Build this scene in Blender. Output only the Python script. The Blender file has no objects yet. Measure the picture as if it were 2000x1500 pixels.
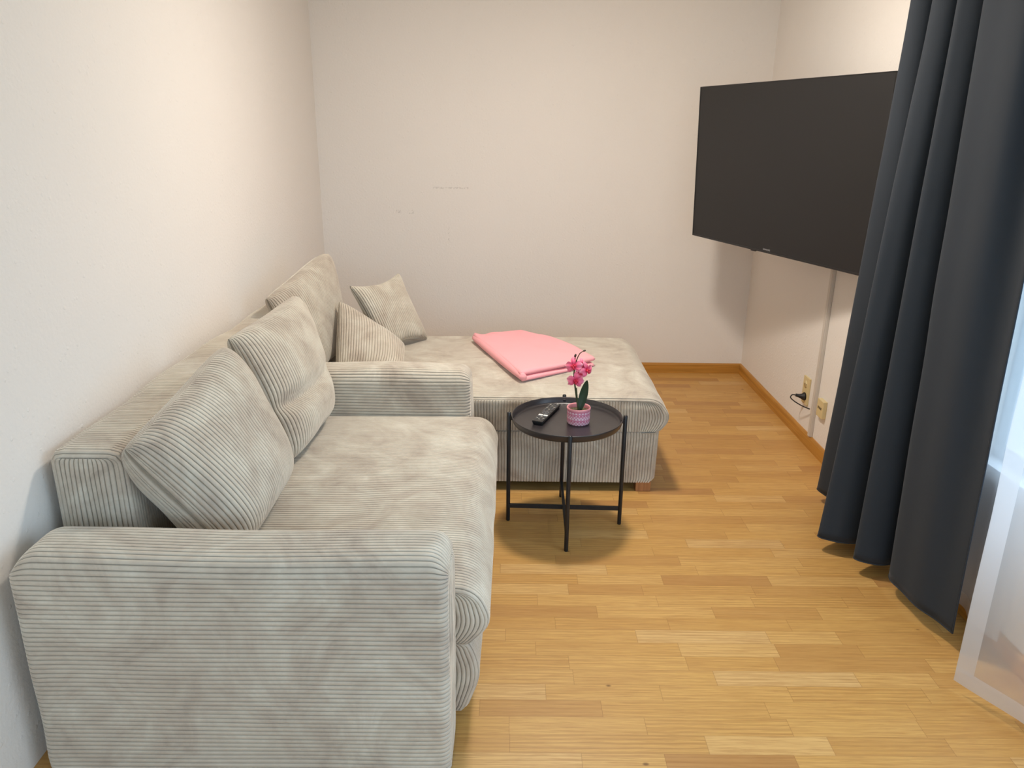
import bpy, bmesh, math, random
import numpy as np
from mathutils import Vector, Matrix

random.seed(7)
rng = np.random.default_rng(11)
S = bpy.context.scene
COL = S.collection

# ---------------------------------------------------------------- camera
F_PX, PITCH, ROLL, YAW = 1498.57, 0.322379, 0.011808, -0.00314
cam_d = bpy.data.cameras.new('camera')
cam_d.sensor_fit = 'HORIZONTAL'
cam_d.sensor_width = 36.0
cam_d.lens = F_PX / 2000.0 * 36.0
cam_d.clip_start = 0.02
cam = bpy.data.objects.new('camera', cam_d)
COL.objects.link(cam)
fw = Vector((0, math.cos(PITCH), -math.sin(PITCH)))
up = Vector((0, math.sin(PITCH), math.cos(PITCH)))
rt = Vector((1, 0, 0))
c, s = math.cos(ROLL), math.sin(ROLL)
rt2, up2 = rt * c + up * s, up * c - rt * s
Zr = Matrix.Rotation(YAW, 3, 'Z')
rt2, up2, fw = Zr @ rt2, Zr @ up2, Zr @ fw
m = Matrix.Identity(4)
for i in range(3):
    m[i][0], m[i][1], m[i][2] = rt2[i], up2[i], -fw[i]
m[2][3] = 1.6
cam.matrix_world = m
S.camera = cam

# ---------------------------------------------------------------- light
XL, XR, YB, YF, ZC = -1.233, 1.60, 5.085, -1.30, 2.50
world = bpy.data.worlds.new('sky')
S.world = world
world.use_nodes = True
wn = world.node_tree.nodes
wl = world.node_tree.links
bg = wn['Background']
tc = wn.new('ShaderNodeTexCoord')
sx = wn.new('ShaderNodeSeparateXYZ')
wl.new(tc.outputs['Generated'], sx.inputs[0])
# overcast sky, with dimmer bluish ground and buildings below the horizon
neg = wn.new('ShaderNodeMapRange')
neg.inputs['From Min'].default_value = -0.12
neg.inputs['From Max'].default_value = 0.22
wl.new(sx.outputs['Z'], neg.inputs['Value'])
mx = wn.new('ShaderNodeMix')
mx.data_type = 'RGBA'
wl.new(neg.outputs[0], mx.inputs[0])
mx.inputs[6].default_value = (0.32, 0.86, 1.22, 1)
mx.inputs[7].default_value = (3.0, 3.9, 4.8, 1)
wl.new(mx.outputs[2], bg.inputs['Color'])
bg.inputs['Strength'].default_value = 1.0

def area(name, loc, rot, sx_, sy_, energy, color, portal=False, shape='RECTANGLE'):
    d = bpy.data.lights.new(name, 'AREA')
    d.shape = shape
    d.size = sx_
    if shape == 'RECTANGLE':
        d.size_y = sy_
    d.energy = energy
    d.color = color
    d.cycles.is_portal = portal
    o = bpy.data.objects.new(name, d)
    COL.objects.link(o)
    o.location = loc
    o.rotation_euler = rot
    return o
# window openings (shared with the walls below)
W1 = (-0.60, 2.44, 0.54, 2.28)      # y0, y1, z0, z1 in the right wall
W2 = (-0.90, 1.30, 0.90, 2.28)     # x0, x1, z0, z1 in the rear wall behind the viewer; unseen, added for cool fill
area('window_portal', (XR + 0.17, (W1[0] + W1[1]) / 2, (W1[2] + W1[3]) / 2), (0, math.pi / 2, 0), W1[3] - W1[2], W1[1] - W1[0], 1, (1, 1, 1), True)
area('window_portal', ((W2[0] + W2[1]) / 2, YF - 0.17, (W2[2] + W2[3]) / 2), (math.pi / 2, 0, 0), W2[1] - W2[0], W2[3] - W2[2], 1, (1, 1, 1), True)  # daylight portal of the added rear window
# the room's warm ceiling lamp (above the frame)
for kind_, z_, en_ in (('POINT', 2.25, 32), ('AREA', 2.40, 23)):
    lamp_d = bpy.data.lights.new('ceiling_lamp_light', kind_)
    if kind_ == 'POINT':
        lamp_d.shadow_soft_size = 0.10
    else:
        lamp_d.shape = 'DISK'
        lamp_d.size = 0.22
    lamp_d.energy = en_
    lamp_d.color = (1.0, 0.905, 0.80)
    lamp_o = bpy.data.objects.new('ceiling_lamp_light', lamp_d)
    COL.objects.link(lamp_o)
    lamp_o.location = (0.29, 3.14, z_)

S.view_settings.view_transform = 'Standard'
S.view_settings.look = 'None'
S.view_settings.gamma = 1.0
S.view_settings.use_curve_mapping = False
S.view_settings.exposure = 0.0
S.cycles.max_bounces = 10
S.cycles.diffuse_bounces = 6
S.cycles.transparent_max_bounces = 16
S.cycles.use_denoising = True
S.cycles.sample_clamp_indirect = 6

# ---------------------------------------------------------------- helpers
def srgb(r, g, b):
    f = lambda v: (v / 255 / 12.92) if v / 255 <= 0.04045 else ((v / 255 + 0.055) / 1.055) ** 2.4
    return (f(r), f(g), f(b), 1)

class NT:
    def __init__(self, name):
        self.m = bpy.data.materials.new(name)
        self.m.use_nodes = True
        self.t = self.m.node_tree
        self.p = self.t.nodes['Principled BSDF']
        self.out = self.t.nodes['Material Output']
    def n(self, typ, **kw):
        nd = self.t.nodes.new(typ)
        for k, v in kw.items():
            if k.startswith('_'):
                setattr(nd, k[1:], v)
            else:
                nd.inputs[k.replace('__', ' ')].default_value = v
        return nd
    def l(self, a, b):
        self.t.links.new(a, b)
    def math(self, op, a, b=None, c=None):
        nd = self.t.nodes.new('ShaderNodeMath')
        nd.operation = op
        for i, v in enumerate((a, b, c)):
            if v is None:
                continue
            if isinstance(v, (int, float)):
                nd.inputs[i].default_value = v
            else:
                self.l(v, nd.inputs[i])
        return nd.outputs[0]
    def ramp(self, fac, stops):
        nd = self.t.nodes.new('ShaderNodeValToRGB')
        e = nd.color_ramp.elements
        while len(e) < len(stops):
            e.new(0.5)
        for el, (p, c_) in zip(e, stops):
            el.position = p
            el.color = c_
        self.l(fac, nd.inputs[0])
        return nd.outputs[0]
    def mix(self, fac, a, b, blend='MIX'):
        nd = self.t.nodes.new('ShaderNodeMix')
        nd.data_type = 'RGBA'
        nd.blend_type = blend
        for sck, v in ((nd.inputs[0], fac), (nd.inputs[6], a), (nd.inputs[7], b)):
            if isinstance(v, (int, float, tuple)):
                sck.default_value = v
            else:
                self.l(v, sck)
        return nd.outputs[2]

def simple(name, col, rough=0.5, metal=0.0, spec=0.5, sheen=0.0, coat=0.0, noise=0.0, nscale=40, bump=0.0):
    M = NT(name)
    M.p.inputs['Base Color'].default_value = col
    M.p.inputs['Roughness'].default_value = rough
    M.p.inputs['Metallic'].default_value = metal
    M.p.inputs['Specular IOR Level'].default_value = spec
    M.p.inputs['Sheen Weight'].default_value = sheen
    M.p.inputs['Coat Weight'].default_value = coat
    tcn = M.n('ShaderNodeTexCoord')
    nz = M.n('ShaderNodeTexNoise', Scale=nscale, Detail=4)
    M.l(tcn.outputs['Object'], nz.inputs['Vector'])
    if noise:
        v = M.mix(nz.outputs['Fac'], tuple(x * (1 - noise) for x in col[:3]) + (1,), tuple(min(1, x * (1 + noise)) for x in col[:3]) + (1,))
        M.l(v, M.p.inputs['Base Color'])
    if bump:
        b = M.n('ShaderNodeBump', Strength=bump, Distance=0.002)
        M.l(nz.outputs['Fac'], b.inputs['Height'])
        M.l(b.outputs['Normal'], M.p.inputs['Normal'])
    return M.m

# ---- materials
def make_wall(name, marks=False):
    M = NT(name)
    M.p.inputs['Roughness'].default_value = 0.85
    M.p.inputs['Specular IOR Level'].default_value = 0.25
    t = M.n('ShaderNodeTexCoord')
    nz = M.n('ShaderNodeTexNoise', Scale=85, Detail=5, Roughness=0.6)
    M.l(t.outputs['Object'], nz.inputs['Vector'])
    ch = M.n('ShaderNodeTexVoronoi', Scale=42)
    M.l(t.outputs['Object'], ch.inputs['Vector'])
    chip = M.ramp(ch.outputs['Distance'], [(0.0, (1, 1, 1, 1)), (0.16, (1, 1, 1, 1)), (0.26, (0, 0, 0, 1))])
    sel = M.n('ShaderNodeTexWhiteNoise')
    sel.noise_dimensions = '3D'
    M.l(ch.outputs['Position'], sel.inputs['Vector'])
    selm = M.math('GREATER_THAN', sel.outputs['Value'], 0.80)
    chipm = M.math('MULTIPLY', chip, selm)
    h = M.math('ADD', M.math('MULTIPLY', nz.outputs['Fac'], 0.9), M.math('MULTIPLY', chipm, 0.45))
    b = M.n('ShaderNodeBump', Strength=0.48, Distance=0.004)
    M.l(h, b.inputs['Height'])
    M.l(b.outputs['Normal'], M.p.inputs['Normal'])
    big = M.n('ShaderNodeTexNoise', Scale=1.1, Detail=3)
    M.l(t.outputs['Object'], big.inputs['Vector'])
    base = M.mix(big.outputs['Fac'], (0.785, 0.748, 0.702, 1), (0.825, 0.786, 0.742, 1))
    if marks:
        sp = M.n('ShaderNodeSeparateXYZ')
        M.l(t.outputs['Object'], sp.inputs[0])
        X, Z = sp.outputs['X'], sp.outputs['Z']
        fn = M.n('ShaderNodeTexNoise', Scale=110, Detail=3)
        M.l(t.outputs['Object'], fn.inputs['Vector'])
        tot = None
        # scuffs on the paper: (x, z, half width, half height)
        for (mx, mz, hw, hh, thr) in ((-0.392, 1.228, 0.115, 0.006, 0.50), (-0.735, 1.075, 0.018, 0.010, 0.52), (-0.655, 1.073, 0.020, 0.012, 0.52), (-0.41, 0.93, 0.005, 0.05, 0.58)):
            ax = M.math('DIVIDE', M.math('ABSOLUTE', M.math('SUBTRACT', X, mx)), hw)
            az = M.math('DIVIDE', M.math('ABSOLUTE', M.math('SUBTRACT', Z, mz)), hh)
            inside = M.math('SUBTRACT', 1.0, M.math('SMOOTH_MAX', ax, az, 0.3))
            k = M.math('MULTIPLY', M.math('GREATER_THAN', inside, 0.0), M.math('GREATER_THAN', fn.outputs['Fac'], thr))
            tot = k if tot is None else M.math('MAXIMUM', tot, k)
        base = M.mix(M.math('MULTIPLY', tot, 0.25), base, (0.30, 0.27, 0.24, 1))
    M.l(base, M.p.inputs['Base Color'])
    return M.m

def make_floor():
    M = NT('oak_parquet')
    t = M.n('ShaderNodeTexCoord')
    sp = M.n('ShaderNodeSeparateXYZ')
    M.l(t.outputs['Object'], sp.inputs[0])
    X, Y = sp.outputs['X'], sp.outputs['Y']
    yr = M.math('DIVIDE', M.math('ADD', Y, 5.0 - 0.034), 0.0675)
    row = M.math('FLOOR', yr)
    fr = M.math('FRACT', yr)
    wn_ = M.n('ShaderNodeTexWhiteNoise')
    wn_.noise_dimensions = '1D'
    M.l(row, wn_.inputs['W'])
    w = M.math('ADD', M.math('DIVIDE', X, 0.40), M.math('MULTIPLY', wn_.outputs['Value'], 97.0))
    v1 = M.n('ShaderNodeTexVoronoi', Scale=1.0, Randomness=1.0)
    v1.voronoi_dimensions = '1D'
    M.l(w, v1.inputs['W'])
    v2 = M.n('ShaderNodeTexVoronoi', Scale=1.0, Randomness=1.0)
    v2.voronoi_dimensions = '1D'
    v2.feature = 'DISTANCE_TO_EDGE'
    M.l(w, v2.inputs['W'])
    cs = M.n('ShaderNodeSeparateColor')
    M.l(v1.outputs['Color'], cs.inputs[0])
    r1, r2, r3 = cs.outputs[0], cs.outputs[1], cs.outputs[2]
    strip = M.ramp(r1, [(0.0, srgb(180, 130, 76)), (0.2, srgb(202, 154, 88)), (0.5, srgb(210, 163, 94)), (0.8, srgb(217, 172, 104)), (1.0, srgb(224, 186, 128))])
    # grain, its own per strip
    def grain(sx_, sy_, scale, det, dist):
        cb = M.n('ShaderNodeCombineXYZ')
        M.l(M.math('ADD', M.math('MULTIPLY', X, sx_), M.math('MULTIPLY', r2, 31.0)), cb.inputs[0])
        M.l(M.math('ADD', M.math('MULTIPLY', Y, sy_), M.math('MULTIPLY', r3, 17.0)), cb.inputs[1])
        M.l(M.math('MULTIPLY', row, 3.7), cb.inputs[2])
        g = M.n('ShaderNodeTexNoise', Scale=scale, Detail=det, Roughness=0.62, Distortion=dist)
        M.l(cb.outputs[0], g.inputs['Vector'])
        return g.outputs['Fac'], cb
    g1, cb1 = grain(2.2, 55.0, 2.6, 6, 0.9)
    g2, cb2 = grain(1.0, 9.0, 2.0, 3, 1.6)
    wv = M.n('ShaderNodeTexWave', Scale=1.5, Distortion=5.0, Detail=2.0)
    wv.bands_direction = 'Y'
    wv.inputs['Detail Scale'].default_value = 0.6
    cb3 = M.n('ShaderNodeCombineXYZ')
    M.l(M.math('ADD', M.math('MULTIPLY', X, 1.4), M.math('MULTIPLY', r3, 51.0)), cb3.inputs[0])
    M.l(M.math('MULTIPLY', Y, 14.0), cb3.inputs[1])
    M.l(cb3.outputs[0], wv.inputs['Vector'])
    c1 = M.mix(M.ramp(g1, [(0.40, (0, 0, 0, 1)), (0.70, (1, 1, 1, 1))]), strip, srgb(168, 116, 62), 'MIX')
    c1b = M.mix(0.62, strip, c1)
    c2 = M.mix(M.math('MULTIPLY', M.ramp(wv.outputs['Fac'], [(0.55, (0, 0, 0, 1)), (0.95, (1, 1, 1, 1))]), M.math('MULTIPLY', r2, 0.50)), c1b, srgb(150, 98, 50))
    c3 = M.mix(M.math('MULTIPLY', g2, 0.30), c2, srgb(236, 196, 132))
    # knots
    kv = M.n('ShaderNodeTexVoronoi', Scale=3.6)
    kc = M.n('ShaderNodeCombineXYZ')
    M.l(X, kc.inputs[0])
    M.l(M.math('MULTIPLY', Y, 1.6), kc.inputs[1])
    M.l(kc.outputs[0], kv.inputs['Vector'])
    kn = M.math('MULTIPLY', M.ramp(kv.outputs['Distance'], [(0.0, (1, 1, 1, 1)), (0.018, (1, 1, 1, 1)), (0.040, (0, 0, 0, 1))]), 0.75)
    c4 = M.mix(kn, c3, srgb(88, 52, 24))
    # seams
    e1 = M.math('LESS_THAN', M.math('MULTIPLY', v2.outputs['Distance'], 0.40), 0.0009)
    e2 = M.math('LESS_THAN', M.math('MINIMUM', fr, M.math('SUBTRACT', 1.0, fr)), 0.010)
    e = M.math('MULTIPLY', M.math('MAXIMUM', e1, e2), 0.34)
    c5 = M.mix(e, c4, srgb(112, 70, 32))
    fcb = M.n('ShaderNodeCombineXYZ')
    M.l(M.math('ADD', M.math('MULTIPLY', X, 9.0), M.math('MULTIPLY', r1, 43.0)), fcb.inputs[0])
    M.l(M.math('MULTIPLY', Y, 330.0), fcb.inputs[1])
    fg = M.n('ShaderNodeTexNoise', Scale=1.0, Detail=3, Roughness=0.7, Distortion=0.3)
    M.l(fcb.outputs[0], fg.inputs['Vector'])
    c5 = M.mix(M.math('MULTIPLY', M.ramp(fg.outputs['Fac'], [(0.48, (0, 0, 0, 1)), (0.72, (1, 1, 1, 1))]), 0.42), c5, srgb(146, 96, 48))
    hsv = M.n('ShaderNodeHueSaturation', Saturation=1.03, Value=0.92)
    M.l(c5, hsv.inputs['Color'])
    M.l(hsv.outputs[0], M.p.inputs['Base Color'])
    M.l(M.math('ADD', 0.36, M.math('MULTIPLY', g1, 0.14)), M.p.inputs['Roughness'])
    M.p.inputs['Specular IOR Level'].default_value = 0.42
    b = M.n('ShaderNodeBump', Strength=0.12, Distance=0.001)
    M.l(M.math('SUBTRACT', g1, M.math('MULTIPLY', e, 2.0)), b.inputs['Height'])
    M.l(b.outputs['Normal'], M.p.inputs['Normal'])
    return M.m

def make_corduroy():
    M = NT('beige_corduroy')
    t = M.n('ShaderNodeTexCoord')
    gm = M.n('ShaderNodeNewGeometry')
    a = M.n('ShaderNodeTexNoise', Scale=4.2, Detail=6, Roughness=0.62, Distortion=1.6)
    M.l(gm.outputs['Position'], a.inputs['Vector'])
    b_ = M.n('ShaderNodeTexNoise', Scale=16, Detail=5, Roughness=0.6)
    M.l(gm.outputs['Position'], b_.inputs['Vector'])
    f = M.math('ADD', M.math('MULTIPLY', a.outputs['Fac'], 0.75), M.math('MULTIPLY', b_.outputs['Fac'], 0.25))
    col = M.ramp(f, [(0.34, srgb(174, 160, 145)), (0.45, srgb(192, 180, 164)), (0.56, srgb(204, 195, 179)), (0.68, srgb(218, 211, 196))])
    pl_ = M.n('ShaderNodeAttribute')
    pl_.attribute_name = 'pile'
    groove_shade = M.ramp(pl_.outputs['Fac'], [(0.0, (1, 1, 1, 1)), (0.85, (0, 0, 0, 1))])
    col = M.mix(M.math('MULTIPLY', groove_shade, 0.66), col, srgb(98, 90, 76))  # shade between the ribs painted into the groove colour
    fine = M.n('ShaderNodeTexNoise', Scale=700, Detail=2)
    M.l(gm.outputs['Position'], fine.inputs['Vector'])
    col2 = M.mix(M.math('MULTIPLY', fine.outputs['Fac'], 0.10), col, (0.35, 0.32, 0.27, 1))
    M.l(col2, M.p.inputs['Base Color'])
    M.p.inputs['Roughness'].default_value = 0.9
    M.p.inputs['Specular IOR Level'].default_value = 0.15
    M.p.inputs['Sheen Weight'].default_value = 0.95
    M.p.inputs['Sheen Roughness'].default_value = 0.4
    M.p.inputs['Sheen Tint'].default_value = (1.0, 0.96, 0.88, 1)
    b = M.n('ShaderNodeBump', Strength=0.15, Distance=0.001)
    M.l(fine.outputs['Fac'], b.inputs['Height'])
    M.l(b.outputs['Normal'], M.p.inputs['Normal'])
    return M.m

def make_sheer(name, alpha):
    M = NT(name)
    t = M.t
    tr = M.n('ShaderNodeBsdfTransparent')
    tr.inputs[0].default_value = (1, 1, 1, 1)
    df = M.n('ShaderNodeBsdfDiffuse')
    df.inputs[0].default_value = (0.86, 0.86, 0.87, 1)
    tl = M.n('ShaderNodeBsdfTranslucent')
    tl.inputs[0].default_value = (0.86, 0.87, 0.90, 1)
    m1 = M.n('ShaderNodeMixShader')
    m1.inputs[0].default_value = 0.5
    M.l(df.outputs[0], m1.inputs[1])
    M.l(tl.outputs[0], m1.inputs[2])
    m2 = M.n('ShaderNodeMixShader')
    m2.inputs[0].default_value = alpha
    # the weave closes up when it is seen at a slant
    M.l(tr.outputs[0], m2.inputs[1])
    M.l(m1.outputs[0], m2.inputs[2])
    M.l(m2.outputs[0], M.out.inputs['Surface'])
    M.t.nodes.remove(M.p)
    return M.m

def make_curtain():
    M = NT('dark_curtain_cloth')
    t = M.n('ShaderNodeTexCoord')
    a = M.n('ShaderNodeTexNoise', Scale=900, Detail=2)
    M.l(t.outputs['Object'], a.inputs['Vector'])
    col = M.mix(a.outputs['Fac'], (0.025, 0.032, 0.042, 1), (0.034, 0.042, 0.054, 1))
    M.l(col, M.p.inputs['Base Color'])
    M.p.inputs['Roughness'].default_value = 0.75
    M.p.inputs['Specular IOR Level'].default_value = 0.2
    M.p.inputs['Sheen Weight'].default_value = 0.12
    M.p.inputs['Sheen Roughness'].default_value = 0.4
    M.p.inputs['Sheen Tint'].default_value = (0.8, 0.85, 0.95, 1)
    cr = M.n('ShaderNodeTexNoise', Scale=5.0, Detail=3, Distortion=2.0)
    M.l(t.outputs['Object'], cr.inputs['Vector'])
    b = M.n('ShaderNodeBump', Strength=0.18, Distance=0.006)
    M.l(cr.outputs['Fac'], b.inputs['Height'])
    M.l(b.outputs['Normal'], M.p.inputs['Normal'])
    return M.m

def make_wood(name, c0, c1, axis='X'):
    M = NT(name)
    t = M.n('ShaderNodeTexCoord')
    mp = M.n('ShaderNodeMapping')
    mp.inputs['Scale'].default_value = {'X': (1.5, 40, 40), 'Y': (40, 1.5, 40), 'Z': (40, 40, 1.5)}[axis]
    M.l(t.outputs['Object'], mp.inputs['Vector'])
    nz = M.n('ShaderNodeTexNoise', Scale=1.5, Detail=6, Distortion=0.8)
    M.l(mp.outputs[0], nz.inputs['Vector'])
    M.l(M.ramp(nz.outputs['Fac'], [(0.3, c0), (0.7, c1)]), M.p.inputs['Base Color'])
    M.p.inputs['Roughness'].default_value = 0.4
    return M.m

MAT = dict(
    wall=make_wall('woodchip_wallpaper'), wall_back=make_wall('scuffed_woodchip_wallpaper', True),
    ceiling=simple('ceiling_paint', (0.78, 0.76, 0.72, 1), 0.9, noise=0.03, nscale=3),
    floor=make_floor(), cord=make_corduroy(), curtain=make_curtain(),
    sheer=make_sheer('white_sheer', 0.45), hem=make_sheer('white_sheer_doubled', 0.66),
    base_y=make_wood('skirting_oak_side', srgb(164, 112, 40), srgb(200, 144, 62), 'Y'),
    base_x=make_wood('skirting_oak_back', srgb(164, 112, 40), srgb(200, 144, 62), 'X'),
    foot=make_wood('sofa_foot_beech', srgb(150, 100, 62), srgb(178, 124, 80), 'Z'),
    black=simple('black_lacquered_metal', (0.012, 0.012, 0.014, 1), 0.38, 0.0, 0.5, noise=0.2, nscale=60),
    tray=simple('black_tray_lacquer', (0.028, 0.024, 0.026, 1), 0.33, 0.0, 0.55, noise=0.1, nscale=30),
    screen=simple('matt_dark_screen', (0.014, 0.0135, 0.014, 1), 0.45, 0.0, 0.34, noise=0.04, nscale=2),
    bezel=simple('black_plastic', (0.010, 0.010, 0.011, 1), 0.4, noise=0.2, nscale=50),
    logo=simple('silver_print', (0.55, 0.55, 0.56, 1), 0.35, 0.4, noise=0.03),
    pink=simple('pink_cotton', srgb(250, 170, 176), 0.9, 0, 0.2, 0.3, noise=0.05, nscale=9, bump=0.2),
    duct=simple('white_cable_duct', (0.60, 0.55, 0.49, 1), 0.5, noise=0.03),
    ivory=simple('ivory_plastic', srgb(214, 196, 148), 0.4, noise=0.03),
    ivory_dark=simple('dark_slots', (0.10, 0.07, 0.04, 1), 0.6, noise=0.1),
    rubber=simple('black_rubber', (0.012, 0.011, 0.011, 1), 0.55, noise=0.2),
    btn=simple('grey_buttons', (0.10, 0.10, 0.105, 1), 0.45, noise=0.2),
    btn_white=simple('white_buttons', (0.80, 0.79, 0.77, 1), 0.4, noise=0.03),
    btn_edge=simple('pale_button_print', (0.30, 0.29, 0.26, 1), 0.4, noise=0.1),
    remote=simple('remote_plastic', (0.014, 0.014, 0.015, 1), 0.28, noise=0.1),
    pot_in=simple('pink_glaze', srgb(228, 150, 156), 0.45, noise=0.05),
    soil=simple('dry_moss', (0.10, 0.085, 0.045, 1), 0.95, noise=0.5, nscale=160, bump=0.8),
    leaf=simple('dark_green_leaf', (0.018, 0.050, 0.024, 1), 0.35, noise=0.25, nscale=30),
    stem=simple('green_stem', (0.045, 0.060, 0.020, 1), 0.5, noise=0.35, nscale=60),
    bud=simple('brown_bud', (0.050, 0.030, 0.020, 1), 0.6, noise=0.3),
    lip=simple('crimson_lip', srgb(196, 22, 58), 0.5, noise=0.2, nscale=200),
    rail=simple('white_rail', (0.75, 0.74, 0.72, 1), 0.4, noise=0.02),
    frame=simple('white_window_frame', (0.74, 0.75, 0.76, 1), 0.4, noise=0.02),
    steel=simple('bracket_steel', (0.05, 0.05, 0.05, 1), 0.4, 0.7, noise=0.1),
)

def make_petal():
    M = NT('pink_petal')
    t = M.n('ShaderNodeTexCoord')
    nz = M.n('ShaderNodeTexNoise', Scale=120, Detail=3)
    M.l(t.outputs['Object'], nz.inputs['Vector'])
    at = M.n('ShaderNodeAttribute')
    at.attribute_name = 'rad'
    f = M.math('ADD', at.outputs['Fac'], M.math('MULTIPLY', M.math('SUBTRACT', nz.outputs['Fac'], 0.5), 0.35))
    M.l(M.ramp(f, [(0.05, srgb(214, 40, 84)), (0.40, srgb(238, 92, 130)), (0.8, srgb(240, 128, 156)), (1.0, srgb(246, 168, 184))]), M.p.inputs['Base Color'])
    M.p.inputs['Roughness'].default_value = 0.5
    return M.m
MAT['petal'] = make_petal()

def make_pot():
    M = NT('pink_pot_relief')
    t = M.n('ShaderNodeTexCoord')
    sp = M.n('ShaderNodeSeparateXYZ')
    M.l(t.outputs['Object'], sp.inputs[0])
    ang = M.math('ARCTAN2', sp.outputs['Y'], sp.outputs['X'])
    u = M.math('MULTIPLY', ang, 22 / (2 * math.pi))
    v = M.math('MULTIPLY', sp.outputs['Z'], 1 / 0.0125)
    cb = M.n('ShaderNodeCombineXYZ')
    M.l(u, cb.inputs[0])
    M.l(v, cb.inputs[1])
    # stamped rows: triangles, dots and bands
    fu = M.math('ABSOLUTE', M.math('SUBTRACT', M.math('FRACT', u), 0.5))
    fv = M.math('FRACT', v)
    tri = M.math('LESS_THAN', M.math('ABSOLUTE', M.math('SUBTRACT', M.math('MULTIPLY', fu, 2.0), fv)), 0.22)
    dot = M.math('LESS_THAN', M.math('ADD', M.math('MULTIPLY', fu, fu), M.math('POWER', M.math('SUBTRACT', fv, 0.5), 2.0)), 0.03)
    band = M.math('LESS_THAN', M.math('ABSOLUTE', M.math('SUBTRACT', fv, 0.02)), 0.10)
    even = M.math('LESS_THAN', M.math('MODULO', M.math('FLOOR', v), 2.0), 0.5)
    body = M.math('MAXIMUM', M.math('MULTIPLY', tri, even), M.math('MULTIPLY', dot, M.math('SUBTRACT', 1.0, even)))
    patt = M.math('MAXIMUM', M.math('MAXIMUM', body, dot), band)
    lim = M.math('MULTIPLY', M.math('LESS_THAN', sp.outputs['Z'], 0.056), patt)
    M.l(M.mix(lim, srgb(214, 122, 146), srgb(244, 214, 222)), M.p.inputs['Base Color'])
    M.p.inputs['Roughness'].default_value = 0.55
    b = M.n('ShaderNodeBump', Strength=0.5, Distance=0.001)
    M.l(lim, b.inputs['Height'])
    M.l(b.outputs['Normal'], M.p.inputs['Normal'])
    return M.m
MAT['pot'] = make_pot()

# ---------------------------------------------------------------- object helpers
def link_mesh(name, verts, faces, mat, parent=None, smooth=True, loc=None):
    me = bpy.data.meshes.new(name)
    me.from_pydata([tuple(map(float, v)) for v in verts], [], [tuple(int(i) for i in f) for f in faces])
    me.update()
    if smooth:
        me.polygons.foreach_set('use_smooth', [True] * len(me.polygons))
    me.materials.append(MAT[mat] if isinstance(mat, str) else mat)
    o = bpy.data.objects.new(name, me)
    COL.objects.link(o)
    if loc is not None:
        o.location = loc
    if parent is not None:
        o.parent = parent
    return o

def from_bm(name, bm, mat, parent=None, smooth=False, loc=None):
    me = bpy.data.meshes.new(name)
    bmesh.ops.recalc_face_normals(bm, faces=bm.faces)
    bm.to_mesh(me)
    bm.free()
    if smooth:
        me.polygons.foreach_set('use_smooth', [True] * len(me.polygons))
    me.materials.append(MAT[mat] if isinstance(mat, str) else mat)
    o = bpy.data.objects.new(name, me)
    COL.objects.link(o)
    if loc is not None:
        o.location = loc
    if parent is not None:
        o.parent = parent
    return o

def thing(name, label, cat, loc=(0, 0, 0), rot=(0, 0, 0), group=None):
    o = bpy.data.objects.new(name, None)
    COL.objects.link(o)
    o.empty_display_size = 0.1
    o.location = loc
    o.rotation_euler = rot
    o['label'] = label
    o['category'] = cat
    if group:
        o['group'] = group
    return o

def tag(o, label, cat, group=None):
    o['label'] = label
    o['category'] = cat
    if group:
        o['group'] = group
    return o

def add_box(bm, lo, hi, bev=0.0, seg=2, M4=None):
    vs = [bm.verts.new((x, y, z)) for x in (lo[0], hi[0]) for y in (lo[1], hi[1]) for z in (lo[2], hi[2])]
    fs = [(0, 1, 3, 2), (4, 6, 7, 5), (0, 4, 5, 1), (2, 3, 7, 6), (0, 2, 6, 4), (1, 5, 7, 3)]
    F = [bm.faces.new([vs[i] for i in f]) for f in fs]
    if bev > 0:
        es = list({e for f in F for e in f.edges})
        r = bmesh.ops.bevel(bm, geom=es, offset=bev, segments=seg, affect='EDGES', profile=0.6)
        vs = list({v for f in r['faces'] for v in f.verts} | set(v for v in vs if v.is_valid))
    if M4 is not None:
        for v in vs:
            if v.is_valid:
                v.co = M4 @ v.co
    return vs

def box(name, lo, hi, mat, parent=None, bev=0.0, seg=2, M4=None, smooth=False):
    bm = bmesh.new()
    add_box(bm, lo, hi, bev, seg, M4)
    return from_bm(name, bm, mat, parent, smooth)

def tube_data(path, rad, seg=12, cap=True):
    P = [np.array(p, float) for p in path]
    if np.isscalar(rad):
        rad = [rad] * len(P)
    verts, faces = [], []
    prev = None
    for i, p in enumerate(P):
        d = P[min(i + 1, len(P) - 1)] - P[max(i - 1, 0)]
        d = d / (np.linalg.norm(d) + 1e-12)
        if prev is None:
            a = np.array([0, 0, 1.0]) if abs(d[2]) < 0.9 else np.array([1.0, 0, 0])
            n1 = np.cross(d, a)
        else:
            n1 = prev - d * (prev @ d)
        n1 /= np.linalg.norm(n1) + 1e-12
        prev = n1
        n2 = np.cross(d, n1)
        for k in range(seg):
            t = 2 * math.pi * k / seg
            verts.append(p + rad[i] * (n1 * math.cos(t) + n2 * math.sin(t)))
    for i in range(len(P) - 1):
        for k in range(seg):
            a, b = i * seg + k, i * seg + (k + 1) % seg
            faces.append((a, b, b + seg, a + seg))
    if cap:
        faces.append(tuple(range(seg - 1, -1, -1)))
        faces.append(tuple((len(P) - 1) * seg + k for k in range(seg)))
    return verts, faces

def tube(name, path, rad, mat, parent=None, seg=12, smooth=True):
    v, f = tube_data(path, rad, seg)
    return link_mesh(name, v, f, mat, parent, smooth)

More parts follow.
